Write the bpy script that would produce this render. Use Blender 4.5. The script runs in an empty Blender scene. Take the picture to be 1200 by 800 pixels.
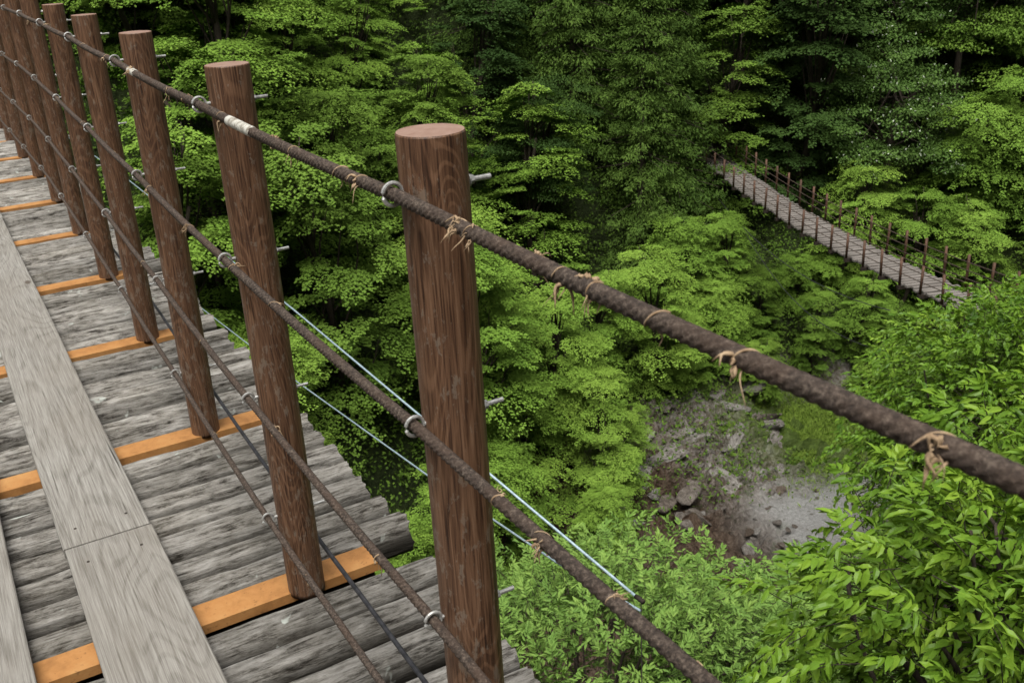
import bpy, math, random
import numpy as np
from mathutils import Matrix, Vector, noise as mn
random.seed(7); rng=np.random.default_rng(11)
scene=bpy.context.scene
col=scene.collection
# ---------------- camera ----------------
f=np.array([.4541,.7968,-.3853]); f/=np.linalg.norm(f)
up=np.array([.2420,.3209,.9211]); up-=f*up.dot(f); up/=np.linalg.norm(up)
rt=np.cross(f,up)
CAM=np.array([0,0,1.5])
cd=bpy.data.cameras.new("camera"); cam=bpy.data.objects.new("camera",cd); col.objects.link(cam)
cd.lens=35; cd.sensor_width=36; cd.clip_start=.02; cd.clip_end=2000
cd.dof.use_dof=True; cd.dof.focus_distance=2.3; cd.dof.aperture_fstop=16
M=Matrix(((rt[0],up[0],-f[0],CAM[0]),(rt[1],up[1],-f[1],CAM[1]),(rt[2],up[2],-f[2],CAM[2]),(0,0,0,1)))
cam.matrix_world=M; scene.camera=cam
scene.view_settings.view_transform='Standard'; scene.view_settings.look='None'; scene.view_settings.exposure=0
def proj(p):
    r=np.asarray(p)-CAM
    z=r@f
    return r@rt/z*1167, -(r@up)/z*1167, z
# ---------------- world ----------------
w=bpy.data.worlds.new("World"); scene.world=w; w.use_nodes=True
nt=w.node_tree; bg=nt.nodes['Background']
sky=nt.nodes.new('ShaderNodeTexSky'); sky.sky_type='NISHITA'; sky.sun_disc=False
SE=math.radians(64); SR=math.radians(215)
sky.sun_elevation=SE; sky.sun_rotation=SR; sky.air_density=1.0; sky.dust_density=4.0
hs_=nt.nodes.new('ShaderNodeHueSaturation'); hs_.inputs['Saturation'].default_value=.15
nt.links.new(sky.outputs[0],hs_.inputs['Color']); nt.links.new(hs_.outputs[0],bg.inputs[0]); bg.inputs[1].default_value=.15
sd=bpy.data.lights.new("sun",'SUN'); sd.energy=4.4; sd.angle=math.radians(40); sd.color=(1,.98,.93)
so=bpy.data.objects.new("sun",sd); col.objects.link(so)
dv=Vector((math.sin(SR)*math.cos(SE),math.cos(SR)*math.cos(SE),math.sin(SE)))
so.rotation_euler=dv.to_track_quat('Z','Y').to_euler()
# ---------------- material helpers ----------------
class NT:
    def __init__(s,name):
        s.m=bpy.data.materials.new(name); s.m.use_nodes=True; s.t=s.m.node_tree
        s.b=s.t.nodes['Principled BSDF']; s.out=s.t.nodes['Material Output']
    def n(s,typ,**kw):
        nd=s.t.nodes.new(typ)
        for k,v in kw.items():
            if hasattr(nd,k) and k not in('inputs',): setattr(nd,k,v)
            else: nd.inputs[k].default_value=v
        return nd
    def l(s,a,b): s.t.links.new(a,b)
    def coord(s,scale=(1,1,1),loc=(0,0,0),src='Object',rand=True):
        tc=s.n('ShaderNodeTexCoord'); mp=s.n('ShaderNodeMapping')
        mp.inputs['Scale'].default_value=scale
        v=tc.outputs[src]
        if rand:
            oi=s.n('ShaderNodeObjectInfo'); mu=s.n('ShaderNodeMath',operation='MULTIPLY'); mu.inputs[1].default_value=37.
            s.l(oi.outputs['Random'],mu.inputs[0])
            ad=s.n('ShaderNodeVectorMath',operation='ADD'); s.l(v,ad.inputs[0]); s.l(mu.outputs[0],ad.inputs[1]); v=ad.outputs[0]
        s.l(v,mp.inputs[0]); return mp.outputs[0]
    def noise(s,vec,scale,detail=4,rough=.6,dist=0):
        nd=s.n('ShaderNodeTexNoise'); nd.inputs['Scale'].default_value=scale; nd.inputs['Detail'].default_value=detail
        nd.inputs['Roughness'].default_value=rough; nd.inputs['Distortion'].default_value=dist
        s.l(vec,nd.inputs['Vector']); return nd.outputs['Fac']
    def ramp(s,fac,stops):
        r=s.n('ShaderNodeValToRGB'); e=r.color_ramp.elements
        while len(e)<len(stops): e.new(.5)
        for i,(p,c) in enumerate(stops):
            e[i].position=p; e[i].color=(c,c,c,1) if isinstance(c,(int,float)) else (*c,1)
        s.l(fac,r.inputs[0]); return r.outputs[0]
    def mix(s,fac,a,b,mode='MIX'):
        m=s.n('ShaderNodeMix',data_type='RGBA',blend_type=mode)
        for sock,v in ((m.inputs[0],fac),(m.inputs[6],a),(m.inputs[7],b)):
            if isinstance(v,(int,float)): sock.default_value=v
            elif isinstance(v,tuple): sock.default_value=(*v,1)
            else: s.l(v,sock)
        return m.outputs[2]
    def math(s,op,a,b=0):
        m=s.n('ShaderNodeMath',operation=op)
        for sock,v in ((m.inputs[0],a),(m.inputs[1],b)):
            if isinstance(v,(int,float)): sock.default_value=v
            else: s.l(v,sock)
        return m.outputs[0]
    def fin(s,colr,rough=.8,bump=None,strength=.5,dist=.01,spec=.3,metal=0):
        if isinstance(colr,tuple): s.b.inputs['Base Color'].default_value=(*colr,1)
        else: s.l(colr,s.b.inputs['Base Color'])
        s.b.inputs['Roughness'].default_value=rough; s.b.inputs['Specular IOR Level'].default_value=spec
        s.b.inputs['Metallic'].default_value=metal
        if bump is not None:
            bp=s.n('ShaderNodeBump'); bp.inputs['Strength'].default_value=strength; bp.inputs['Distance'].default_value=dist
            s.l(bump,bp.inputs['Height']); s.l(bp.outputs[0],s.b.inputs['Normal'])
        return s.m
def mat_leaf(name,c_dark,c_mid,c_light,rough=.6,trans=.0,flower=None,spec=.06):
    s=NT(name)
    at=s.n('ShaderNodeAttribute',attribute_name='lv'); at.attribute_type='GEOMETRY'
    oi=s.n('ShaderNodeObjectInfo')
    v=s.math('ADD',s.math('MULTIPLY',at.outputs['Fac'],.68),s.math('MULTIPLY',oi.outputs['Random'],.32))
    c=s.ramp(v,[(0,c_dark),(.5,c_mid),(1,c_light)])
    if flower:
        c=s.mix(s.math('GREATER_THAN',at.outputs['Fac'],.965),c,flower)
    s.fin(c,rough=rough,spec=spec)
    if trans>0:
        tr=s.n('ShaderNodeBsdfTranslucent')
        c2=s.mix(.6,c,(.2,.3,.015)); s.l(c2,tr.inputs[0])
        mx=s.n('ShaderNodeMixShader'); mx.inputs[0].default_value=trans
        s.l(s.b.outputs[0],mx.inputs[1]); s.l(tr.outputs[0],mx.inputs[2]); s.l(mx.outputs[0],s.out.inputs[0])
    return s.m
M_maple=mat_leaf("maple_leaf",(.08,.152,.022),(.14,.242,.034),(.22,.335,.052))
M_broad=mat_leaf("broad_leaf",(.062,.118,.018),(.104,.178,.026),(.15,.24,.038))
M_dark=mat_leaf("dark_shade_leaf",(.02,.042,.011),(.034,.066,.015),(.055,.1,.022))  # dark foliage green, deepened to stand in for forest shade
M_cedar=mat_leaf("cedar_needle",(.04,.076,.015),(.068,.12,.021),(.1,.162,.03))
M_flower=mat_leaf("flowering_leaf",(.04,.08,.018),(.062,.115,.024),(.09,.155,.035),flower=(.45,.5,.38))
M_oak=mat_leaf("glossy_leaf",(.055,.125,.014),(.13,.24,.022),(.26,.39,.04),rough=.42,trans=.2,spec=.2)
M_light=mat_leaf("light_leaf",(.09,.165,.04),(.155,.27,.058),(.24,.365,.08),rough=.5,trans=.15)
M_under=mat_leaf("undergrowth_leaf",(.04,.078,.013),(.07,.125,.018),(.12,.195,.026))
M_grassl=mat_leaf("grass_blade",(.09,.15,.022),(.15,.23,.035),(.22,.3,.055))
s=NT("bark"); c=s.coord((6,6,1)); n=s.noise(c,6,6); M_bark=s.fin(s.ramp(n,[(.3,(.02,.015,.01)),(.7,(.07,.055,.04))]),.9,n,.8,.03)
# post
s=NT("brown_post_wood")
c=s.coord((1,1,.035)); g=s.noise(c,260,5,.6,.7); c2=s.coord((1,1,.35)); big=s.noise(c2,9,3,.5,1.2)
knot=s.ramp(s.math('SINE',s.math('MULTIPLY',s.noise(s.coord((1,1,.14)),14,1.2,.35,.4),120)),[(.3,0.),(.85,1.)])
gg=s.math('ADD',s.math('MULTIPLY',g,.76),s.math('MULTIPLY',knot,.085))
base=s.ramp(gg,[(.28,(.035,.016,.009)),(.37,(.1,.049,.026)),(.46,(.16,.084,.047)),(.6,(.225,.128,.076))])
base=s.mix(s.ramp(big,[(.4,0.),(.7,.4)]),base,(.105,.055,.033))
fl=s.noise(s.coord((1,1,.45)),60,5,.75); tc=s.n('ShaderNodeTexCoord'); sp=s.n('ShaderNodeSeparateXYZ'); s.l(tc.outputs['Object'],sp.inputs[0])
low=s.math('MULTIPLY',sp.outputs[2],-.035)
flm=s.ramp(s.math('ADD',s.math('ADD',fl,low),s.math('MULTIPLY',big,.15)),[(.61,0.),(.66,1.)])
base=s.mix(s.math('MULTIPLY',flm,.5),base,(.22,.18,.14))
M_post=s.fin(base,.5,s.math('ADD',gg,s.math('MULTIPLY',flm,.3)),.4,.003,.35)
s=NT("post_end"); c=s.coord(); n=s.noise(c,60,5,.7); M_pend=s.fin(s.ramp(n,[(.3,(.23,.135,.1)),(.7,(.32,.215,.168))]),.7,n,.1,.002)
# log
s=NT("weathered_log")
c=s.coord((.07,1,1)); g=s.noise(c,85,7,.75,.9); g2=s.noise(s.coord((.22,1,1)),26,5,.7,1.2)
g3=s.noise(s.coord((.5,1,1)),45,5,.8)
hh=s.math('ADD',s.math('ADD',s.math('MULTIPLY',g,.45),s.math('MULTIPLY',g2,.45)),s.math('MULTIPLY',g3,.3))
colr=s.ramp(hh,[(.48,(.013,.011,.009)),(.535,(.11,.1,.088)),(.6,(.275,.257,.23)),(.74,(.48,.458,.425))])
bn=s.noise(s.coord(),3.5,3)
colr=s.mix(s.ramp(bn,[(.35,.3),(.6,0.)]),colr,(.15,.132,.1))
oi=s.n('ShaderNodeObjectInfo'); colr=s.mix(1.,colr,s.ramp(oi.outputs['Random'],[(0,.68),(1,1.22)]),'MULTIPLY')
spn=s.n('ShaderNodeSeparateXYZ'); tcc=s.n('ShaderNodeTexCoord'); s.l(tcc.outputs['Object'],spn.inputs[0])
colr=s.mix(s.ramp(s.math('ADD',s.math('MULTIPLY',spn.outputs[2],8.),1.),[(.62,.9),(.88,0.)]),colr,(.028,.024,.019))  # shade of the gaps between logs painted down the log sides
li=s.noise(s.coord(),16,3,.5,.3); colr=s.mix(s.ramp(li,[(.68,0.),(.72,.8)]),colr,(.5,.53,.48))
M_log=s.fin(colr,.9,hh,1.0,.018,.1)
# board
s=NT("weathered_board")
nf=s.noise(s.coord((1,.13,1)),6.5,1.5,.4,.6); rings=s.ramp(s.math('SINE',s.math('MULTIPLY',nf,110)),[(.3,0.),(.9,1.)])
fine=s.noise(s.coord((1,.018,1)),260,5,.75)
hh=s.math('SUBTRACT',fine,s.math('MULTIPLY',rings,.065))
colr=s.ramp(hh,[(.25,(.085,.077,.066)),(.4,(.185,.172,.152)),(.52,(.265,.25,.225)),(.66,(.34,.325,.295))])
bn=s.noise(s.coord((1,.4,1)),5,4); colr=s.mix(s.ramp(bn,[(.4,0.),(.75,.4)]),colr,(.19,.165,.135))
vo=s.n('ShaderNodeTexVoronoi'); vo.inputs['Scale'].default_value=4.2; s.l(s.coord((1,.45,.01)),vo.inputs['Vector'])
colr=s.mix(s.ramp(vo.outputs['Distance'],[(.045,.75),(.075,0.)]),colr,(.06,.04,.028))
crack=s.ramp(s.noise(s.coord((1,.012,1)),60,3,.6),[(.28,.9),(.31,0.)]); colr=s.mix(crack,colr,(.025,.022,.02))
M_board=s.fin(colr,.85,hh,.5,.004,.15)
s=NT("orange_steel_beam"); c=s.coord(); n=s.noise(c,10,5,.7); n2=s.noise(c,90,3)
M_beam=s.fin(s.mix(s.ramp(n2,[(.62,0.),(.72,.5)]),s.ramp(n,[(.25,(.22,.1,.035)),(.5,(.4,.19,.065)),(.75,(.46,.25,.095))]),(.12,.06,.03)),.6,n2,.08,.002,.2)
s=NT("dark_steel"); n=s.noise(s.coord(),30); M_dsteel=s.fin(s.ramp(n,[(.3,(.012,.01,.009)),(.7,(.05,.035,.025))]),.8)
s=NT("rusty_cable"); n=s.noise(s.coord((1,1,1),rand=False),180,5,.75); n2=s.noise(s.coord((1,1,1)),14,4,.7)
cc=s.ramp(n,[(.3,(.013,.01,.008)),(.5,(.06,.043,.033)),(.7,(.2,.155,.12))]); cc=s.mix(s.ramp(n2,[(.45,0.),(.7,.6)]),cc,(.08,.048,.032))
M_cable=s.fin(cc,.75,n,1.,.003,.35)
s=NT("black_cable"); n=s.noise(s.coord(),60); M_bcable=s.fin(s.ramp(n,[(.3,(.012,.012,.014)),(.7,(.05,.05,.055))]),.5)
s=NT("galvanised_cable"); n=s.noise(s.coord(),80); M_gcable=s.fin(s.ramp(n,[(.3,(.22,.3,.34)),(.7,(.4,.5,.55))]),.45,None,metal=.2)
s=NT("zinc_bolt"); n=s.noise(s.coord(),120); M_zinc=s.fin(s.ramp(n,[(.3,(.3,.29,.27)),(.7,(.6,.6,.58))]),.4,n,.2,.001,.5,.5)
s=NT("straw"); n=s.noise(s.coord(),90); M_straw=s.fin(s.ramp(n,[(.3,(.2,.125,.07)),(.7,(.48,.35,.22))]),.85,n,.4,.002)
s=NT("worn_tape"); n=s.noise(s.coord(),40,5,.7); M_tape=s.fin(s.ramp(n,[(.35,(.2,.17,.13)),(.5,(.55,.53,.47))]),.6,n,.3,.002)
# ---------------- mesh helpers ----------------
def mesh_np(name,V,faces,mats,attrs=None,smooth=False,mi=None):
    me=bpy.data.meshes.new(name); V=np.asarray(V,dtype=np.float32)
    me.vertices.add(len(V)); me.vertices.foreach_set('co',V.ravel())
    loops=np.concatenate([a.ravel() for a in faces]); tot=np.concatenate([np.full(len(a),a.shape[1]) for a in faces])
    st=np.concatenate([[0],np.cumsum(tot)[:-1]])
    me.loops.add(len(loops)); me.loops.foreach_set('vertex_index',loops.astype(np.int32))
    me.polygons.add(len(tot)); me.polygons.foreach_set('loop_start',st.astype(np.int32)); me.polygons.foreach_set('loop_total',tot.astype(np.int32))
    if mi is not None: me.polygons.foreach_set('material_index',np.asarray(mi,dtype=np.int32))
    me.polygons.foreach_set('use_smooth',np.full(len(tot),smooth))
    if attrs:
        for k,(dom,a) in attrs.items():
            at=me.attributes.new(k,'FLOAT',dom); at.data.foreach_set('value',np.asarray(a,dtype=np.float32))
    for m in mats: me.materials.append(m)
    me.update(calc_edges=True); me.validate()
    return me
class B:
    def __init__(s): s.V=[];s.F=[];s.n=0;s.mi=[]
    def add(s,V,F,mi=0):
        V=np.asarray(V,float); s.V.append(V); 
        for a in F: s.F.append(np.asarray(a)+s.n); s.mi.append(np.full(len(a),mi))
        s.n+=len(V)
    def mesh(s,name,mats,smooth=False): return mesh_np(name,np.concatenate(s.V),s.F,mats,smooth=smooth,mi=np.concatenate(s.mi))
def tube(P,R,seg=8,caps=True,lobes=0,amp=0,twist=0):
    P=np.asarray(P,float); n=len(P); R=np.broadcast_to(np.asarray(R,float),(n,))
    T=np.gradient(P,axis=0); T/=np.linalg.norm(T,axis=1)[:,None]+1e-12
    ref=np.array([0,0,1.]) if abs(T[:,2]).mean()<.8 else np.array([1.,0,0])
    A=np.cross(T,ref); A/=np.linalg.norm(A,axis=1)[:,None]+1e-12; Bn=np.cross(T,A)
    L=np.concatenate([[0],np.cumsum(np.linalg.norm(np.diff(P,axis=0),axis=1))])
    th=np.linspace(0,2*np.pi,seg,endpoint=False)[None,:]
    rr=R[:,None]*np.ones_like(th)
    if lobes: rr=rr*(1+amp*(np.abs(np.cos(lobes/2*(th+twist*L[:,None])))**.7-.75))
    V=P[:,None,:]+rr[...,None]*(np.cos(th)[...,None]*A[:,None,:]+np.sin(th)[...,None]*Bn[:,None,:])
    i=np.arange(n-1)[:,None]*seg; j=np.arange(seg)[None,:]; j2=(j+1)%seg
    F=np.stack([i+j,i+j2,i+seg+j2,i+seg+j],-1).reshape(-1,4)
    Fs=[F]
    if caps: Fs+= [np.arange(seg)[None,::-1],(np.arange(seg)+(n-1)*seg)[None,:]]
    return V.reshape(-1,3),Fs
def box(x0,x1,y0,y1,z0,z1):
    V=[(x,y,z) for z in(z0,z1) for y in(y0,y1) for x in(x0,x1)]
    return np.array(V,float),[np.array([[0,2,3,1],[4,5,7,6],[0,1,5,4],[2,6,7,3],[0,4,6,2],[1,3,7,5]])]
def obj(name,me,parent=None,loc=(0,0,0),rot=(0,0,0),scl=(1,1,1),**kw):
    o=bpy.data.objects.new(name,me); col.objects.link(o); o.location=loc; o.rotation_euler=rot; o.scale=scl
    if parent: o.parent=parent
    for k,v in kw.items(): o[k]=v
    return o
def unit(a): return a/(np.linalg.norm(a,axis=-1,keepdims=True)+1e-9)
def leaf_mesh(name,P,D,N,L,W,lv,mat,kind='d',extra=None,droop=.25):
    n=len(P); D=unit(D); S=unit(np.cross(D,N)); N=unit(np.cross(S,D))
    L=np.broadcast_to(L,(n,))[:,None]; W=np.broadcast_to(W,(n,))[:,None]
    if kind=='d':
        V=np.stack([P,P+D*L*.5+S*W*.5-N*W*.12,P+D*L-N*L*.12,P+D*L*.5-S*W*.5-N*W*.12],1).reshape(-1,3)
        F=[np.arange(4*n).reshape(n,4)]; a=lv
    else:
        def c(t): return P+D*L*t-N*L*droop*t*t
        up=N*W*.18
        V=np.stack([c(0),c(.28)+S*W*.42+up,c(.28),c(.28)-S*W*.42+up,c(.65)+S*W*.4+up,c(.65),c(.65)-S*W*.4+up,c(1)],1).reshape(-1,3)
        o=np.arange(n)[:,None]*8
        tri=np.concatenate([o+np.array([[0,1,2]]),o+np.array([[0,2,3]]),o+np.array([[4,7,5]]),o+np.array([[5,7,6]])])
        qd=np.concatenate([o+np.array([[1,4,5,2]]),o+np.array([[2,5,6,3]])])
        F=[tri,qd]; a=np.concatenate([lv]*6)
    return mesh_np(name,V,F,[mat],{'lv':('FACE',a)})
# ---------------- terrain ----------------
def foot_far(x): return np.interp(x,[-200,-20,0,8,14,20,35,60,120],[16,17,18,21,27,30,30,17,0])
def foot_near(x): return np.interp(x,[-200,0,10,20,27,60,120],[8,9,11,17,21,8,-12])
def hz(x,y):
    x=np.asarray(x,float);y=np.asarray(y,float)
    tf=y-foot_far(x); tn=foot_near(x)-y
    z=-20.5+0*x
    z=z+np.where(tf>0,1.05*np.minimum(tf,55)+.4*np.maximum(tf-55,0),0)
    sm=np.clip(tn/5,0,1); sm=sm*sm*(3-2*sm)
    z=z+9.5*sm+.5*np.maximum(tn-5,0)+1.1*np.maximum(-y-3,0)*(tn>0)
    wob=.5*np.sin(x*.5+y*.31)+.4*np.sin(x*.23-y*.61+1)+.25*np.sin(x*1.3+2*y*.7)
    z=z+wob*np.clip(np.maximum(tf,tn)/6,.12,2)
    z=z+1.6*np.sin(x*.13+.5)*np.clip(tf/10,0,1)
    z=z+1.1*np.exp(-((x-25.5)/4.5)**2-((y-29.5)/2.2)**2)
    return np.minimum(z,75)
g=np.linspace(-1,1,380); xs=26+260*np.sign(g)*np.abs(g)**2.5; ys=27.5+260*np.sign(g)*np.abs(g)**2.5
X,Y=np.meshgrid(xs,ys); Z=hz(X,Y)
inbed=(Y<foot_far(X)+2.)&(Y>foot_near(X)-.5)
nz=np.array([mn.fractal(Vector((a*.45,b*.45,0)),.9,2.2,5) for a,b in zip(X.ravel(),Y.ravel())]).reshape(X.shape)
wm=inbed&(X>16)&(X<31)
rdg=np.zeros(X.shape); rdg[wm]=[mn.ridged_multi_fractal(Vector((a*.5+b*.3,b*1.3-a*.3,3)),.75,2.1,7,1.,2.)-1+.6*(mn.cell(Vector((a*1.3+b*.5,b*1.6,1))))+.4*(mn.cell(Vector((a*2.6-b*.7,b*2.9,5)))) for a,b in zip(X[wm],Y[wm])]
rock=np.clip(1.2-np.abs(np.clip((Y-foot_far(X))/2.5,0,None)),0,1)*inbed
gravel=np.clip(np.exp(-(((X-27.2)/3.7)**2+((Y-22.8)/2.5)**2)**2)*(1+.9*nz),0,1)
dkrock=np.clip((25.5-X)/3.,0,1)  # mask: rock gets darker and browner towards low X
Z=Z+nz*np.where(inbed,.4*(1-.8*gravel),.25)+.42*rdg*(1-gravel)
chan=np.exp(-((Y-(26.2+.6*np.sin(X*.4)))/.8)**2)*((X<24)); Z=Z-chan*.8
grass=np.exp(-(((X-31.2)/3.9)**2+((Y-27.8)/3.6)**2)**2)
NG_=len(g); idx=np.arange(NG_*NG_).reshape(NG_,NG_)
F=np.stack([idx[:-1,:-1],idx[:-1,1:],idx[1:,1:],idx[1:,:-1]],-1).reshape(-1,4)
s=NT("gorge_ground")
ar=s.n('ShaderNodeAttribute',attribute_name='rock'); ag=s.n('ShaderNodeAttribute',attribute_name='grass'); av=s.n('ShaderNodeAttribute',attribute_name='gravel'); aw=s.n('ShaderNodeAttribute',attribute_name='dark_rock')
c=s.coord(rand=False); n=s.noise(c,1.1,8,.7,.6); n3=s.noise(c,7,6,.75)
soil=s.ramp(n,[(.3,(.015,.022,.007)),(.55,(.035,.05,.015)),(.75,(.06,.085,.022))])
nr=s.noise(c,2.2,8,.8,.8)
rk=s.ramp(s.math('ADD',s.math('MULTIPLY',nr,.7),s.math('MULTIPLY',n3,.3)),[(.38,(.03,.023,.018)),(.46,(.13,.102,.08)),(.54,(.26,.235,.21)),(.66,(.46,.44,.41))])
rk=s.mix(s.ramp(n,[(.54,0.),(.64,.8)]),rk,(.06,.085,.02))
rk=s.mix(aw.outputs['Fac'],rk,s.mix(1.,rk,(.45,.35,.28),'MULTIPLY'))
gvl=s.ramp(s.noise(c,9,8,.85),[(.3,(.16,.155,.145)),(.5,(.34,.335,.32)),(.7,(.52,.51,.49))])
gr=s.ramp(n3,[(.3,(.06,.1,.018)),(.7,(.13,.19,.035))])
cc=s.mix(ar.outputs['Fac'],soil,rk); cc=s.mix(av.outputs['Fac'],cc,gvl); cc=s.mix(ag.outputs['Fac'],cc,gr)
M_ground=s.fin(cc,.9,s.math('ADD',nr,n3),1.0,.2,.15)
me=mesh_np("ground",np.stack([X,Y,Z],-1).reshape(-1,3),[F],[M_ground],{'rock':('POINT',rock.ravel()),'grass':('POINT',grass.ravel()),'gravel':('POINT',gravel.ravel()),'dark_rock':('POINT',dkrock.ravel())},smooth=False)
obj("ground",me,kind="structure",label="steep gorge slopes with rocky grey river bed",category="ground")
s=NT("river_water"); n=s.noise(s.coord(rand=False),3,3); M_water=s.fin((.02,.026,.022),.08,n,.15,.03,.5)
xw=np.linspace(-60,24,170); b=B(); yc=26.2+.6*np.sin(xw*.4)
V=np.concatenate([np.stack([xw,yc-1.6,np.full_like(xw,-21.2)],-1),np.stack([xw,yc+1.6,np.full_like(xw,-21.2)],-1)])
i=np.arange(169); b.add(V,[np.stack([i,i+1,i+171,i+170],-1)])
obj("river",b.mesh("river",[M_water]),kind="structure",label="narrow dark stream between river rocks",category="river")
# ---------------- rocks ----------------
s=NT("river_rock"); c=s.coord(); n=s.noise(c,3,8,.7,.5); n2=s.noise(c,14,5,.7)
rc=s.ramp(s.math('ADD',s.math('MULTIPLY',n,.6),s.math('MULTIPLY',n2,.4)),[(.34,(.06,.05,.04)),(.48,(.2,.185,.165)),(.62,(.4,.385,.36))])
oi=s.n('ShaderNodeObjectInfo'); rc=s.mix(1.,rc,s.ramp(oi.outputs['Random'],[(0,(.45,.36,.3)),(1,(1.05,1.05,1.05))]),'MULTIPLY')
M_rock=s.fin(rc,.85,s.math('ADD',n,n2),.9,.12,.2)
def rock_mesh(seed,blocky=.5):
    import bmesh
    bm=bmesh.new(); bmesh.ops.create_icosphere(bm,subdivisions=3,radius=1)
    pl=[Vector((random.gauss(0,1),random.gauss(0,1),random.gauss(0,1))).normalized() for _ in range(8)]; dd=[random.uniform(.4,.8) for _ in pl]
    for v in bm.verts:
        d=v.co.normalized(); r=1.1
        for p,q in zip(pl,dd):
            c_=d.dot(p)
            if c_>.05: r=min(r,q/c_)
        r+=.04*mn.fractal(d*3+Vector((seed*7,0,0)),.8,2.2,4)
        v.co=d*r
    me=bpy.data.meshes.new("rock"); bm.to_mesh(me); bm.free(); me.materials.append(M_rock); return me
RM=[rock_mesh(i+1) for i in range(6)]
def add_rock(x,y,sx,sy,sz,k,dz=0,lab="grey boulder lying on the river bed",cat="rock",nm="boulder"):
    z=float(hz(x,y))+dz
    return obj(nm,RM[k%6],loc=(x,y,z),rot=(random.uniform(-.5,.5),random.uniform(-.5,.5),random.uniform(0,6)),scl=(sx,sy,sz),label=lab,category=cat,group="river bed boulders")
for i in range(280):
    x=random.uniform(20,30.5); y=random.uniform(foot_near(x)+.5,foot_far(x)+1.5)
    if math.exp(-((x-31)/3)**2-((y-27)/3)**2)>.5: continue
    a=random.choice([.12,.15,.2,.3,.4,.5,.65]); 
    if y<25.5: a*=.4
    add_rock(x,y,a*random.uniform(.9,2.2),a,a*random.uniform(.4,.65),i,random.uniform(0,.15)*(y>26))
# ---------------- tree generators ----------------
def limbs_tube(b,P0,P1,r0,r1,bend=.3,seg=6,n=7):
    t=np.linspace(0,1,n)[:,None]; P=P0*(1-t)+P1*t
    off=rng.normal(size=3)*bend; P=P+np.sin(t*np.pi)*off
    V,F=tube(P,r0*(1-t[:,0])+r1*t[:,0],seg); b.add(V,F); return P
def gen_maple(seed,H=9,R=3.4,ns=92,nl=450,mat=M_maple,leaf=.098,flat=1.,hmin=.04):
    global rng; rng=np.random.default_rng(seed)
    tb=B(); lean=rng.normal(size=2)*.8
    top=np.array([lean[0],lean[1],H*.8]); TP=limbs_tube(tb,np.array([0,0,-.6]),top,.17,.05,.5,8,9)
    P=[];D=[];N=[];lv=[]
    for k in range(ns):
        h=rng.uniform(hmin,1)**.85; az=rng.uniform(0,2*np.pi)
        prof=np.clip(np.sin(np.pi*np.clip((h+.12)/1.14,0,1)),0,1)**.6
        tr=TP[min(int(h*8.2),8)]
        rad=R*prof*rng.uniform(.25,1.0); dirh=np.array([np.cos(az),np.sin(az),0])
        org=np.array([tr[0],tr[1],h*H])+dirh*rad*.5; org[2]+=rng.uniform(-.2,.2)
        if k%3==0: limbs_tube(tb,TP[min(int(h*7),8)]*1.0,org,.05,.015,.15,5,5)
        a=rng.uniform(.9,2.5)*(R/3.4); nb=9; tilt=rng.uniform(-.4,.08); m=int(nl*min(1.2,a/1.5)); roll=rng.normal()*.15
        br=rng.integers(0,nb,m); ang=az+(br-(nb-1)/2)*.27+rng.normal(size=m)*.045
        lenb=rng.uniform(.55,1,nb)[br]*a*(1-.3*np.abs(br-(nb-1)/2)/(nb/2)); r=lenb*np.sqrt(rng.uniform(0.03,1,m))
        p=org+np.stack([np.cos(ang)*r,np.sin(ang)*r,tilt*r+roll*r*np.sin(ang-az)-.1*r*r+rng.normal(size=m)*.03*flat],-1)
        p+=rng.normal(size=(m,3))*np.array([.06,.06,.015])
        P.append(p); d=np.stack([np.cos(ang+rng.normal(size=m)*.7),np.sin(ang+rng.normal(size=m)*.7),rng.uniform(-.4,.1,m)],-1); D.append(d)
        nn=rng.normal(size=(m,3))*.22*flat+np.array([0,0,1]); nn[:,:2]+=dirh[:2]*.28; N.append(nn)
        lv.append(np.clip(rng.normal(.5,.12,m)+rng.normal()*.16+ (h-.6)*.25,0,1))
    P=np.concatenate(P);n=len(P)
    cr=leaf_mesh("crown",P,np.concatenate(D),np.concatenate(N),leaf*rng.uniform(.7,1.25,n),leaf*rng.uniform(.6,.95,n),np.concatenate(lv),mat)
    return tb.mesh("trunk",[M_bark],True),cr
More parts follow.
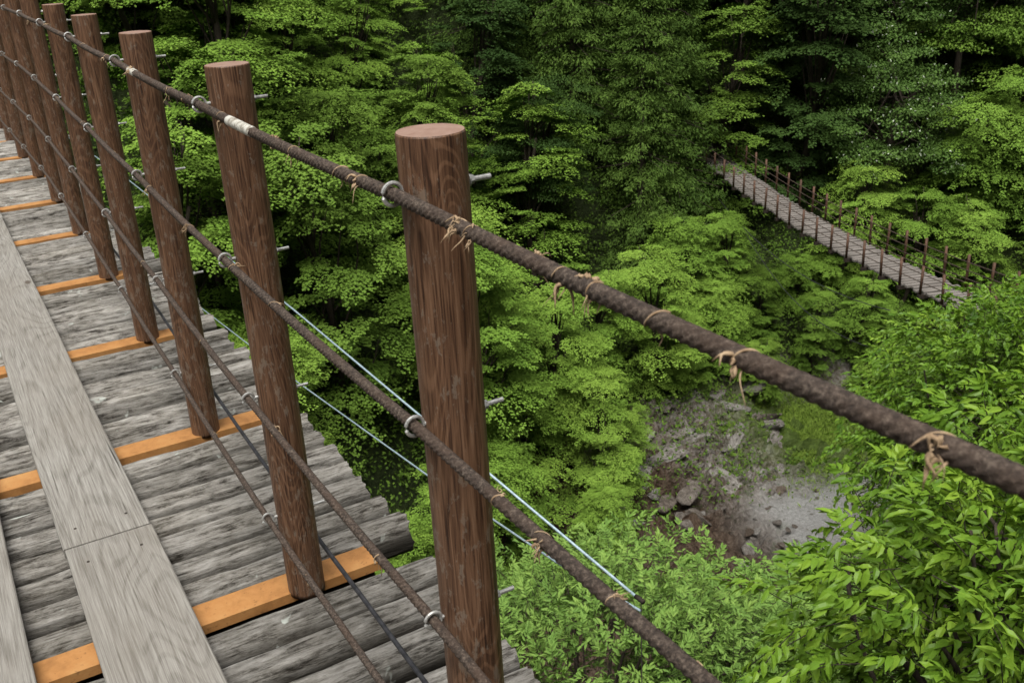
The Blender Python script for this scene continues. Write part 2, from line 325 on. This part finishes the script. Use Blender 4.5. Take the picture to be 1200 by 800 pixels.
def gen_broad(seed,H=9,R=3.2,nc=105,nl=330,mat=M_broad,leaf=.125):
    global rng; rng=np.random.default_rng(seed)
    tb=B(); top=np.array([rng.normal()*.6,rng.normal()*.6,H*.75]); TP=limbs_tube(tb,np.array([0,0,-.6]),top,.2,.06,.4,8,9)
    P=[];D=[];N=[];lv=[]
    cen=np.array([top[0]*.7,top[1]*.7,H*.5])
    for k in range(nc):
        d=unit(rng.normal(size=3)); d[2]=abs(d[2])*1.3-.55; d=unit(d)
        c=cen+d*np.array([R,R,H*.5])*rng.uniform(.5,1.0)
        if k%4==0: limbs_tube(tb,TP[rng.integers(4,9)],c,.06,.015,.2,5,5)
        m=nl; q=unit(rng.normal(size=(m,3))); q[:,2]=np.abs(q[:,2])*.9-.15
        rr=rng.uniform(.55,1.15)*(rng.uniform(0,1,m)**.35)
        p=c+q*rr[:,None]*np.array([1.15,1.15,.42])+rng.normal(size=(m,3))*.05
        P.append(p); D.append(q*.6+rng.normal(size=(m,3))*.6+np.array([0,0,-.35])); N.append(q*.6+np.array([0,0,1.])+rng.normal(size=(m,3))*.28)
        lv.append(np.clip(rng.normal(.48,.13,m)+rng.normal()*.18,0,1))
    P=np.concatenate(P);n=len(P); lv=np.concatenate(lv)
    if mat is M_flower: lv=np.where(rng.uniform(size=n)<.022,1.,np.minimum(lv,.95))
    cr=leaf_mesh("crown",P,np.concatenate(D),np.concatenate(N),leaf*rng.uniform(.7,1.3,n),leaf*rng.uniform(.45,.7,n),lv,mat)
    return tb.mesh("trunk",[M_bark],True),cr
def gen_cedar(seed,H=17,R=2.6,nb=420,nl=120):
    global rng; rng=np.random.default_rng(seed)
    tb=B(); TP=limbs_tube(tb,np.array([0,0,-.6]),np.array([.2,.1,H*.99]),.24,.03,.1,9,12)
    P=[];D=[];N=[];lv=[]
    for k in range(nb):
        h=rng.uniform(.03,1); az=rng.uniform(0,2*np.pi); Lb=(R*(1-h)**.75+.25)*rng.uniform(.6,1.15)
        dh=np.array([np.cos(az),np.sin(az),0]); o=np.array([.2*h,.1*h,h*H])
        m=nl; t=rng.uniform(.2,1,m)
        c=o+dh*Lb*t[:,None]; c[:,2]+=-.55*Lb*t+.3*Lb*t*t+rng.normal()*.05
        sidev=np.array([-dh[1],dh[0],0]); sp=(.38*(1.15-t))*rng.normal(size=m)
        c=c+sidev*sp[:,None]*1.1+rng.normal(size=(m,3))*np.array([.06,.06,.1]); c[:,2]-=.3*np.abs(sp)
        P.append(c); D.append(dh*.6+sidev*np.sign(sp)[:,None]*.4+rng.normal(size=(m,3))*.4+np.array([0,0,-.35])); N.append(rng.normal(size=(m,3))*.5+np.array([0,0,1])+dh*.4)
        lv.append(np.clip(rng.normal(.5,.2,m)+rng.normal()*.2,0,1))
        if k%3==0: limbs_tube(tb,o,o+dh*Lb*.9+np.array([0,0,-.15*Lb]),.03,.01,.03,4,4)
    P=np.concatenate(P);n=len(P)
    cr=leaf_mesh("crown",P,np.concatenate(D),np.concatenate(N),rng.uniform(.12,.22,n),rng.uniform(.035,.06,n),np.concatenate(lv),M_cedar)
    return tb.mesh("trunk",[M_bark],True),cr
def gen_twigs(seed,H,cz,rad,ntw,nlv,L,W,twl,mat,upb=.35,droop=.3,shell=(.55,1.),spread=.9,sag_=.35):
    global rng; rng=np.random.default_rng(seed)
    tb=B(); TP=limbs_tube(tb,np.array([0,0,-.8]),np.array([0,0,cz]),.13,.07,.2,8,8)
    rad=np.array(rad); q=unit(rng.normal(size=(ntw,3))); q[:,2]=np.abs(q[:,2])*1.25-.35; q=unit(q)
    cl=unit(rng.normal(size=(26,3))); cl[:,2]=np.abs(cl[:,2]); 
    lump=1+.34*np.max(np.clip((q@unit(cl).T-.85)/.15,0,1),axis=1)-.18
    o=np.array([0,0,cz])+q*rad*(rng.uniform(shell[0],shell[1],ntw)*lump)[:,None]
    for k in range(0,ntw,max(1,ntw//45)): limbs_tube(tb,TP[rng.integers(4,8)],o[k]*.93+np.array([0,0,cz])*.07,.04,.01,.15,5,6)
    td=unit(q+rng.normal(size=(ntw,3))*.5+np.array([0,0,upb]))
    P=[];D=[];N=[];lv=[]; tv=rng.normal(size=ntw)*.18
    tl=twl*rng.uniform(.7,1.3,ntw)
    ts=unit(np.cross(td,np.array([0,0,1.]))+rng.normal(size=(ntw,3))*.15); tn=unit(np.cross(ts,td)); tn*=np.sign(tn[:,2:3]+1e-6)
    for j in range(nlv):
        t=(j+.6)/nlv; sd_=1 if j%2 else -1
        p=o+td*(tl*t)[:,None]-np.array([0,0,1])*(tl*sag_*t*t)[:,None]
        d=td*(.55+.6*t)+ts*sd_*spread*(1.05-t)+rng.normal(size=(ntw,3))*.24+np.array([0,0,-.18-sag_*.5])
        P.append(p);D.append(d);N.append(tn+rng.normal(size=(ntw,3))*.3); lv.append(np.clip(.5+tv+rng.normal(size=ntw)*.14+.12*t,0,1))
    for k in range(ntw):
        t=np.linspace(0,1,4)[:,None]; pp=o[k]-td[k]*.15+(td[k]*(tl[k]+.15))*t-np.array([0,0,1])*tl[k]*sag_*t*t
        V,F=tube(pp,np.array([.006,.005,.004,.002])*min(1,L/.13)**1.5,3,False); tb.add(V,F)
    P=np.concatenate(P);n=len(P)
    cr=leaf_mesh("crown",P,np.concatenate(D),np.concatenate(N),L*rng.uniform(.65,1.2,n),W*rng.uniform(.75,1.2,n),np.concatenate(lv),mat,'l',droop=droop)
    return tb.mesh("trunk",[M_bark],True),cr
def place(kind,ms,x,y,s=1,z=None,rz=None,lab="",grp="trees on the gorge slopes",sz=None,tilt=(0,0)):
    if z is None: z=float(hz(x,y))
    e=bpy.data.objects.new(kind,None); col.objects.link(e); e.empty_display_size=.3
    e.location=(x,y,z); e.rotation_euler=(tilt[0],tilt[1],random.uniform(0,6.28) if rz is None else rz); e.scale=(s,s,sz or s)
    e["label"]=lab; e["category"]="tree"; e["group"]=grp
    for nme,m in zip(("trunk","crown"),ms):
        o=bpy.data.objects.new(nme,m); col.objects.link(o); o.parent=e
    return e
maples=[gen_maple(21),gen_maple(22,8,3.6),gen_maple(23,10,3.2),gen_maple(24,7.5,3.7),gen_maple(25,9,3.5,leaf=.085,nl=520)]
broads=[gen_broad(31),gen_broad(32,10,3.0)]
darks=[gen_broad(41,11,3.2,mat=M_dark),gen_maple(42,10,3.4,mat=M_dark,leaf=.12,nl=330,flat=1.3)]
midm=[gen_maple(51,10,3.4,mat=M_broad,leaf=.11,nl=380,flat=1.2)]
cedars=[gen_cedar(61),gen_cedar(62,15,2.9)]
flw=gen_broad(71,8,3.4,mat=M_flower)
LM="maple with layered bright green leaf sprays on slope"
LB="broadleaf tree with mid green crown on slope"
LD="dark green broadleaf tree, forest shade put into leaf colour"
LC="tall dark cedar standing on the forested slope"
pts=[]
for (x,y,s) in [(28.6,37.,1.0),(31.2,38.2,1.1),(27.5,41,1.15),(33.5,42,1.15),(31,44.5,1.2),(25,45,1.15)]:
    place("cedar_tree",cedars[int(x)%2],x,y,s,lab=LC); pts.append((x,y))
for x,y,k in [(42,34,1.1),(45.5,37,1.1)]:
    place("flowering_tree",flw,x,y,k,z=float(hz(x,y))-1,lab="green tree dotted with small white flowers"); pts.append((x,y))
for (x,y,s,k) in [(17.0,28.4,.75,0),(14.2,27.2,.8,3),(39.5,31,.8,0),(41.5,28.5,.8,2),(38.2,33.5,.8,1),(19.6,29.0,.72,4),(22.6,31.6,.75,2),(25.5,33,.8,0),(18.5,26.2,.42,3),(21.3,28.6,.45,0)]:
    place("maple_tree",maples[k],x,y,s,z=float(hz(x,y))-.6,lab=LM); pts.append((x,y))
for (x,y,s,k) in [(28.2,34.3,.75,1),(29.9,32.6,.6,3),(31.6,34.6,.55,0),(30.9,30.9,.42,1),(33,32.6,.45,4),(34.6,31.2,.45,2),(35.8,33.6,.4,3),(37,31,.55,1),(33.6,35.6,.42,0),(27.4,32.3,.42,4),(36,29,.45,0)]:
    place("maple_tree",(maples+midm)[k],x,y,s,z=float(hz(x,y))-.4,lab=LM); pts.append((x,y))
cnt=0
rg=random.Random(5)
for _ in range(14000):
    x=rg.uniform(-12,85); t=rg.uniform(.6,48); y=float(foot_far(x))+t
    z=float(hz(x,y)); px,py,pz=proj((x,y,z+4))
    if pz<5 or pz>100 or abs(px)>720 or py<-760 or py>500: continue
    if px<-640 and pz>60: continue
    if abs(x)<5 and z+11>-1: continue
    if 19<x<32 and t<3: continue
    ax,ay=26.16,17.16; ex,ey=.3635,.9316; al=(x-ax)*ex+(y-ay)*ey; pe=(x-ax)*ey-(y-ay)*ex
    if -1<al<23.5 and abs(pe)<3.2: continue
    dmin=2.7 if pz<42 else 3.2
    if any((x-a)**2+(y-b_)**2<dmin*dmin for a,b_ in pts): continue
    pts.append((x,y)); rat=x/max(y,1)
    dk=(y>37 and (.5<rat<.64 or .9<rat<1.12)) or (rat>1.35 and x>55); r=rg.random()  # dark-leaved trees stand in for the shadow gaps here
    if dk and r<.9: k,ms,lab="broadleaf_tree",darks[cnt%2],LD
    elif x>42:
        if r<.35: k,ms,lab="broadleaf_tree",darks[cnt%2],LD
        elif r<.7: k,ms,lab="broadleaf_tree",(broads+midm)[cnt%3],LB
        else: k,ms,lab="maple_tree",maples[cnt%5],LM
    else:
        if r<.93: k,ms,lab="maple_tree",maples[cnt%5],LM
        elif r<.99: k,ms,lab="maple_tree",midm[0],LB.replace("broadleaf tree","maple")
        else: k,ms,lab="broadleaf_tree",darks[cnt%2],LD
    s_=rg.uniform(.7,1.15)*(1.0 if pz<50 else 1.1)
    if t<3: s_*=.75
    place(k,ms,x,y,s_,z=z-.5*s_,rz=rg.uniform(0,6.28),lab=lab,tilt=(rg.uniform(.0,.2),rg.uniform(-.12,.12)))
    cnt+=1
# near bank trees
oak=gen_twigs(81,4,2.6,(1.75,1.55,1.5),1150,11,.102,.045,.28,M_oak,.12,.4,(.5,1.),.9,.55)
lite=gen_twigs(82,6,4.2,(2.9,2.7,2.1),5600,13,.078,.03,.3,M_light,.1,.3,(.7,1.),.95,.5)
medi=gen_twigs(83,6,4.0,(2.2,2.2,2.1),2600,10,.085,.05,.28,M_oak,.0,.35,(.6,1.),.95,.6)
NG="trees on the near bank below the bridge"
place("evergreen_tree",oak,4.9,2.4,1.0,z=-5.6,rz=.4,lab="glossy broad leaved tree crown beside bridge",grp=NG)
place("evergreen_tree",oak,6.2,2.4,1.0,z=-5.3,rz=2.4,lab="glossy broad leaved tree crown beside bridge",grp=NG)
place("fine_leaved_tree",lite,4.4,6.2,1.0,z=-10.9,rz=1.,lab="pale green narrow leaved tree below bridge",grp=NG)
place("fine_leaved_tree",lite,7.5,5.6,1.0,z=-12.1,rz=3.,lab="pale green narrow leaved tree below bridge",grp=NG)
place("evergreen_tree",medi,11.3,6.3,1.0,z=-9.2,rz=.9,lab="bright green tree crown on near bank",grp=NG)
place("evergreen_tree",medi,13.6,8.0,1.0,z=-10.2,rz=2.9,lab="bright green tree crown on near bank",grp=NG)
place("evergreen_tree",medi,17,9.5,1.1,z=-12.8,rz=4.9,lab="bright green tree crown on near bank",grp=NG)
place("evergreen_tree",medi,10.1,4.2,1.0,z=-9.9,rz=4.2,lab="bright green tree crown on near bank",grp=NG)
place("evergreen_tree",medi,12.4,5.2,1.0,z=-8.6,rz=5.2,lab="bright green tree crown on near bank",grp=NG)
for (x,y,s,k) in [(31,13.3,.72,0),(24,12.5,.5,1),(20,11.5,.5,2),(34,12.5,.85,3),(16,12,.45,0),(28.8,12.8,.6,2)]:
    place("maple_tree",maples[k],x,y,s,lab="bright green maple on the near bank",grp=NG)
# undergrowth
m=5200; ux=rng.uniform(-8,75,m*4); ut=rng.uniform(1.2,40,m*4); uy=foot_far(ux)+ut
nearx=rng.uniform(2,40,m); neary=foot_near(nearx)-rng.uniform(.8,12,m)
bx=rng.uniform(12,30,230); by=rng.uniform(25.5,31.5,230)
ux=np.concatenate([bx,nearx,ux]); uy=np.concatenate([by,neary,uy]); uz=hz(ux,uy)
r=np.stack([ux,uy,uz],-1)-CAM; zz=r@f; ok=(zz>4)&(np.abs(r@rt/zz*1167)<700)&(np.abs(r@up/zz*1167)<520)
ux,uy,uz=ux[ok][:9000],uy[ok][:9000],uz[ok][:9000]
K=34; c=np.repeat(np.stack([ux,uy,uz],-1),K,0); n=len(c)
P=c+rng.normal(size=(n,3))*np.array([.4,.4,.2])+np.array([0,0,.25])
me=leaf_mesh("undergrowth",P,rng.normal(size=(n,3))+np.array([0,0,.1]),rng.normal(size=(n,3))*.4+np.array([0,0,1]),rng.uniform(.1,.2,n),rng.uniform(.06,.12,n),np.clip(rng.normal(.4,.22,n),0,1),M_under)
obj("undergrowth",me,kind="stuff",label="low green shrubs and ferns covering the slopes",category="undergrowth")
n=19000; gx=rng.normal(31.2,2.1,n); gy=rng.normal(27.9,1.9,n); P=np.stack([gx,gy,hz(gx,gy)+.05],-1)
me=leaf_mesh("grass",P,rng.normal(size=(n,3))*.7+np.array([0,0,.7]),rng.normal(size=(n,3)),rng.uniform(.12,.32,n),rng.uniform(.02,.06,n),np.clip(rng.normal(.5,.2,n),0,1),M_grassl)
obj("grass",me,kind="stuff",label="patch of bright grass beside the river rocks",category="grass")
# ---------------- FIRST BRIDGE ----------------
def sag(y): 
    y=np.asarray(y,float); return np.where((y>4)&(y<32),-.2*(1-np.cos(2*np.pi*(y-4)/28))/2,0)
def wx(y): return np.clip((np.asarray(y,float)-2.1)*.022,0,.1)
br=bpy.data.objects.new("suspension_footbridge",None); col.objects.link(br)
br["label"]="old suspension footbridge with log deck, brown posts and cables"; br["category"]="bridge"
PX=.547; Y0=1.12; DY=.98
ypost=[Y0+DY*k for k in range(-2,35)]
def log_mesh(seed):
    R=random.Random(seed); na=84; ns=40; wd=R.uniform(.048,.052); V=[]
    x0=-.875+R.uniform(-.015,.015); x1=.875+R.uniform(-.015,.015); fl=R.uniform(-.3,.3); hgt=R.uniform(.056,.066)
    for i in range(na+1):
        x=x0+(x1-x0)*i/na
        wob=.005*mn.noise(Vector((x*2,seed,1))); zw=.005*mn.noise(Vector((x*2.5,seed,7)))
        for j in range(ns):
            th=2*math.pi*j/ns; cy=math.cos(th); sz_=math.sin(th)
            yy=cy*wd; zz_=sz_*(hgt if sz_>0 else .06)
            q=Vector((x*1.3+seed*5,cy*1.6,sz_*1.6)); d=mn.fractal(q,.8,2.2,4)
            ridge=abs(mn.noise(Vector((x*1.1+seed*3,th*2.,seed)))); r2=abs(mn.noise(Vector((x*2.1+seed,th*4.6,seed*4))))
            fine=mn.noise(Vector((x*6+seed,th*9,seed*2)))
            k=1+.12*d-1.5*max(0,.11-ridge)-.9*max(0,.1-r2)+.05*fine
            zt=zz_*k+fl*yy*.3+zw
            V.append((x+(0 if 0<i<na else mn.noise(Vector((cy*3,sz_*3,seed+i)))*.015),yy*(1+.05*d)+wob,zt-hgt+.004))
    b=B(); V=np.array(V); i=np.arange(na)[:,None]*ns; j=np.arange(ns)[None,:]; j2=(j+1)%ns
    F=np.stack([i+j,i+ns+j,i+ns+j2,i+j2],-1).reshape(-1,4)
    b.add(V,[F,np.arange(ns)[None,:],(np.arange(ns)+na*ns)[None,::-1]])
    return b.mesh("deck_log",[M_log],False)
LG=[log_mesh(i+1) for i in range(18)]
nlog=0; rest=[]
for k,yp in enumerate(ypost):
    a=yp+.06; bnd=yp+DY-.062; nn=7; st=(bnd-a)/nn
    for i in range(nn):
        y=a+st*(i+.5)+random.uniform(-.003,.003); me=random.choice(LG); fl=random.choice((0,math.pi))
        if nlog<98:
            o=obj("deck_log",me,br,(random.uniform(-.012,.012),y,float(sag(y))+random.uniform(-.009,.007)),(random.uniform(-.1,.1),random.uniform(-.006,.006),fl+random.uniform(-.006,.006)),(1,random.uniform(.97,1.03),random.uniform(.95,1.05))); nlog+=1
        else: rest.append((y,me,fl))
b=B()
for y,me,fl in rest:
    V=np.empty(len(me.vertices)*3); me.vertices.foreach_get('co',V); V=V.reshape(-1,3).copy()
    if fl: V[:,:2]*=-1
    V+=np.array([0,y,float(sag(y))]); q=np.array([list(p.vertices) for p in me.polygons if len(p.vertices)==4]); b.add(V,[q])
obj("distant_deck_logs",b.mesh("distant_deck_logs",[M_log]),br,kind="stuff")
def board(x0,x1,y0,y1):
    n=max(2,int((y1-y0)/.25)); yy=np.linspace(y0,y1,n+1); b=B()
    bev=.003; zb,zt=.014,.042
    prof=[(x0,zb),(x1,zb),(x1,zt-bev),(x1-bev,zt),(x0+bev,zt),(x0,zt-bev)]
    V=[]
    for y in yy:
        s_=float(sag(y)); 
        for (x,z) in prof: V.append((x+.0015*math.sin(y*3+x0*9),y-y0,z+s_))
    k=6; i=np.arange(n)[:,None]*k; j=np.arange(k)[None,:]; j2=(j+1)%k
    F=np.stack([i+j,i+j2,i+k+j2,i+k+j],-1).reshape(-1,4)
    b.add(np.array(V),[F,np.arange(k)[None,::-1],(np.arange(k)+n*k)[None,:]])
    for (yy_) in (.09,y1-y0-.09):
        for xx in (x0+.045,x1-.045):
            zc=zt+float(sag(y0+yy_)); V2,F2=tube([(xx,yy_,zc-.002),(xx,yy_,zc+.0012)],.004,10); b.add(V2,F2,1)
    return b.mesh("walkway_board",[M_board,M_dsteel])
for (x0,x1,off) in [(.054,.277,2.52),(-.292,-.07,4.4)]:
    y=off-4.0
    if off>4: y=off-8.0
    while y<33:
        ex=random.uniform(-.004,.004)
        obj("walkway_board",board(x0+ex,x1+ex,y+.003,y+3.997),br,(0,y+.003,0)); y+=4.0
b=B(); V,Fc=box(-.76,.76,-.038,.05,-.012,-.004); b.add(V,Fc); 
V,Fc=box(-.76,.76,-.038,-.032,-.03,-.0125); b.add(V,Fc)
V,Fc=box(-.74,.74,-.012,.012,-.16,-.013); b.add(V,Fc,1); V,Fc=box(-.74,.74,-.11,.11,-.172,-.161); b.add(V,Fc,1)
MB=b.mesh("cross_beam",[M_beam,M_dsteel])
for xx in (-.6,-.2,.2,.6):
    yy=np.linspace(-1.5,36,40); V,F_=tube(np.stack([np.full(40,xx),yy,sag(yy)-.155],-1),.022,8); b=B(); b.add(V,F_); obj("deck_stringer",b.mesh("deck_stringer",[M_dsteel],True),br)
def post_mesh(seed):
    ns=40; hs=[-.012,0,.1,.25,.4,.55,.7,.85,1,1.1,1.2,1.258,1.263,1.265]; rs=[.045]*12+[.0448,.0435]; V=[]
    for h,r in zip(hs,rs):
        for j in range(ns):
            th=2*math.pi*j/ns; rr=r*(1+.01*mn.noise(Vector((math.cos(th)*1.5,math.sin(th)*1.5,h*2.5+seed*9)))); V.append((rr*math.cos(th),rr*math.sin(th),h))
    n=len(hs); i=np.arange(n-1)[:,None]*ns; j=np.arange(ns)[None,:]; j2=(j+1)%ns
    F=np.stack([i+j,i+j2,i+ns+j2,i+ns+j],-1).reshape(-1,4); b=B(); b.add(np.array(V),[F])
    b.F.append(np.arange(ns)[None,::-1]); b.mi.append(np.array([0])); b.F.append((np.arange(ns)+(n-1)*ns)[None,:]); b.mi.append(np.array([1]))
    me=b.mesh("post",[M_post,M_pend],True)
    for q in list(range(len(me.polygons)-2-2*ns,len(me.polygons))): me.polygons[q].use_smooth=False
    return me
PM=[post_mesh(i) for i in range(5)]
b=B(); th=np.linspace(0,2*np.pi,25); 
V,F_=tube(np.stack([-.061+.0135*np.cos(th),0*th,.0145*np.sin(th)],-1),.0028,8,False); b.add(V,F_)
V,F_=tube([(-.047,0,0),(.08,0,0)],.0036,10); b.add(V,F_)
V,F_=tube([(.046,0,0),(.048,0,0)],.009,16); b.add(V,F_)
V,F_=tube([(.0482,0,0),(.054,0,0)],.0066,6); b.add(V,F_)
EB=b.mesh("eye_bolt",[M_zinc])
HC=[1.193,.865,.535,.217]
for k,yp in enumerate(ypost):
    z=float(sag(yp)); obj("cross_beam",MB,br,(0,yp,z))
    tx,ty=random.uniform(-.008,.008),random.uniform(-.008,.008); dx=dy=0
    if k==2: tx,ty,dx,dy=0,-.005,.004,.016
    if k==3: tx,ty,dx,dy=0,0,.006,-.03
    p=obj("post",PM[k%5],br,(PX+dx+float(wx(yp)),yp+dy,z),(tx,ty,0))
    for h in HC: obj("eye_bolt",EB,p,(-dx-ty*h,0,h),(random.uniform(-.1,.1),0,0))
cabs=[]
def cz(ci,y):
    y=np.asarray(y,float); ph=((y-Y0)/DY)%1
    return sag(y)+HC[ci]-.024*ph*(1-ph)+np.maximum(1.13-y,0)*(.006,.008,0.,0.)[ci]
RC=(.0086,.0082,.0076,.007)
for ci,(r,nm) in enumerate(zip(RC,("handrail_cable","middle_cable","lower_cable","foot_cable"))):
    ya=np.concatenate([np.arange(-.6,2.6,.0022),np.arange(2.6,5.5,.004),np.arange(5.5,12,.02),np.arange(12,36,.25)])
    V,F_=tube(np.stack([PX-.061+wx(ya),ya,cz(ci,ya)],-1),r,24,True,lobes=6,amp=.36,twist=84)
    b=B(); b.add(V,F_); cabs.append(obj(nm,b.mesh(nm,[M_cable],True),br))
yy=np.linspace(-1.4,36,150); ph=((yy-Y0)/DY)
V,F_=tube(np.stack([.612+wx(yy)+.008*np.sin(ph*3+5),yy,sag(yy)+.1-.03*np.abs(np.sin(ph*1.6))],-1),.0055,12); b=B(); b.add(V,F_); obj("deck_edge_cable",b.mesh("deck_edge_cable",[M_bcable],True),br)
b=B(); V,F_=tube([(1.2,1.55,0.0),(1.19,4,0.0),(1.2,7.75,-.11),(1.2,12,-.3),(1.2,30,-1.2)],.0038,8); b.add(V,F_); obj("wind_cable",b.mesh("wind_cable",[M_gcable],True),br)
b=B(); V,F_=tube([(1.2,1.55,-.03),(1.2,1.93,-.11),(1.2,2.75,-.23),(1.2,4.12,-.40),(1.2,9,-.9),(1.2,30,-2.4)],.0032,8); b.add(V,F_); obj("wind_cable",b.mesh("wind_cable",[M_gcable],True),br)
b=B(); V,F_=tube([(1.2,1.55,0),(.86,1.1,-.12),(.7,.9,-.14)],.0012,6); b.add(V,F_); V,F_=tube([(1.2,1.54,.002),(1.2,1.57,-.0)],.006,8); b.add(V,F_); obj("cable_shackle",b.mesh("cable_shackle",[M_dsteel],True),br)
# straw ties
def tie(kind,seed,cr):
    R=random.Random(seed); b=B(); n=18; th=np.linspace(0,2*np.pi*R.uniform(.45,.9),n)+R.uniform(0,6)
    V,F_=tube(np.stack([(cr+.0002)*np.cos(th),np.linspace(-.01,.009,n)*R.uniform(.4,1.6),(cr+.0002)*np.sin(th)],-1),.0012*np.linspace(1.2,.5,n),5); b.add(V,F_)
    a0=R.choice([R.uniform(-.6,.6),R.uniform(3.4,5.8),R.uniform(0,6.28)])
    for i in range(kind):
        a=a0+R.gauss(0,.5)
        Ls=R.uniform(.006,.022); s0=np.array([math.cos(a)*cr,R.uniform(-.006,.006),math.sin(a)*cr]); d=np.array([math.cos(a),R.uniform(-1.3,1.3),math.sin(a)])
        t=np.linspace(0,1,7)[:,None]; P=s0+d*Ls*.65*t+np.array([0,0,-1])*Ls*.6*t*t+np.array([R.uniform(-1,1),R.uniform(-1,1),R.uniform(-1,1)])*.003*np.sin(t*4)
        V,F_=tube(P,.0012*(1-.8*t[:,0])*R.uniform(.4,2.1),4); b.add(V,F_)
    return b.mesh("straw_tie",[M_straw],True)
TM=[[tie((7,12,5,18,8,15,6,10)[i],i+ci*20,cr) for i in range(8)] for ci,cr in enumerate(RC)]
def ties(ci,ys,pick=None):
    for q,y in enumerate(ys):
        y+=random.uniform(-.01,.01)
        obj("straw_tie",TM[ci][(q*3+1)%8],cabs[ci],(PX-.061+float(wx(y)),y,float(cz(ci,y))),(0,random.uniform(-.5,.5),random.uniform(-.3,.3)))
ties(0,[.33,.5,.61,.7,.715,.75,.80,.93,.96,1.24,1.32,1.5,1.6,1.9,2.2,2.34,2.8,3.2,3.7,4.3,4.8,5.5,6.1])
ties(1,[.55,.67,.8,.9,1.75,2.0,2.4,2.9,3.5,4.2,5.0])
ties(2,[1.35,1.9,2.5,3.3])
ties(3,[1.8,2.6])
for a,bb in ((1.72,1.86),(2.76,2.84)):
    yy=np.linspace(a,bb,60)
    V,F_=tube(np.stack([PX-.061+wx(yy),yy,cz(0,yy)],-1),.0096,24,True,6,.1,78); b=B(); b.add(V,F_); obj("tape_wrap",b.mesh("tape_wrap",[M_tape],True),cabs[0])
# ---------------- SECOND BRIDGE ----------------
s=NT("pale_slat"); oi=s.noise(s.coord((.3,6,1)),3,4); M_slat=s.fin(s.ramp(oi,[(.3,(.095,.082,.072)),(.55,(.2,.178,.16)),(.75,(.3,.272,.25))]),.85)
s=NT("rusty_post"); oi=s.noise(s.coord(),6,4); M_rp=s.fin(s.ramp(oi,[(.3,(.05,.026,.016)),(.7,(.13,.068,.042))]),.7)
b2=bpy.data.objects.new("suspension_footbridge",None); col.objects.link(b2)
b2.location=(26.2,15.95,-9.95); b2.rotation_euler=(0,0,-math.atan2(8.5,22.4)); b2["label"]="distant suspension footbridge with pale slat deck over gorge"; b2["category"]="bridge"
LEN=28.; 
def sg(y): t=y/LEN; return .0*t-4*t*(1-t)*.8
b=B()
for i in range(int(LEN/.3)):
    y=i*.3; w_=.74+random.uniform(-.07,.07); V,Fc=box(-w_,w_,-.08-random.uniform(0,.02),.07,-.06,random.uniform(-.003,.03)); V=V+np.array([0,y,sg(y)]); b.add(V,Fc)
obj("slat_deck",b.mesh("slat_deck",[M_slat]),b2)
for xx in(-.5,0,.5):
    yy=np.linspace(0,LEN,30); b=B(); V,F_=tube(np.stack([np.full(30,xx),yy,sg(yy)-.12],-1),.05,6); b.add(V,F_); obj("deck_stringer",b.mesh("deck_stringer",[M_dsteel]),b2)
b=B(); V,F_=tube([(0,0,-.15),(0,0,.6),(0,0,1.15)],.047,10); b.add(V,F_); PM2=b.mesh("post",[M_rp],True)
b=B(); V,Fc=box(-.88,.88,-.06,.06,-.2,-.065); b.add(V,Fc); BM2=b.mesh("cross_beam",[M_dsteel])
y=.1
while y<LEN:
    obj("cross_beam",BM2,b2,(0,y,sg(y)))
    for sx in(-.81,.81): obj("post",PM2,b2,(sx,y,sg(y)),(random.uniform(-.02,.02),random.uniform(-.03,.03),0),(1,1,1 if sx>0 else .8))
    y+=1.25
for sx in(-.76,.76):
    for h in (.9,.62,.34):
        yy=np.linspace(0,LEN+1,40); b=B(); V,F_=tube(np.stack([np.full(40,sx),yy,sg(yy)+h],-1),.015,6); b.add(V,F_); obj("handrail_cable",b.mesh("handrail_cable",[M_cable],True),b2)
def guy(p0,p1,sg_):
    t=np.linspace(0,1,24)[:,None]; P=np.array(p0)*(1-t)+np.array(p1)*t; P[:,2]-=(sg_*4*t*(1-t))[:,0]
    b=B(); V,F_=tube(P,.016,6); b.add(V,F_); o=obj("guy_cable",b.mesh("guy_cable",[M_bcable],True)); return o
inv=(Matrix.Translation(b2.location)@b2.rotation_euler.to_matrix().to_4x4()).inverted()
for p0,p1,q in (((26,20.3,-10.9),(33.,36.5,-11.6),.9),((25.2,18.,-11.5),(31.5,33,-12.2),1.6)):
    o=guy(p0,p1,q); o.parent=b2; o.matrix_parent_inverse=inv
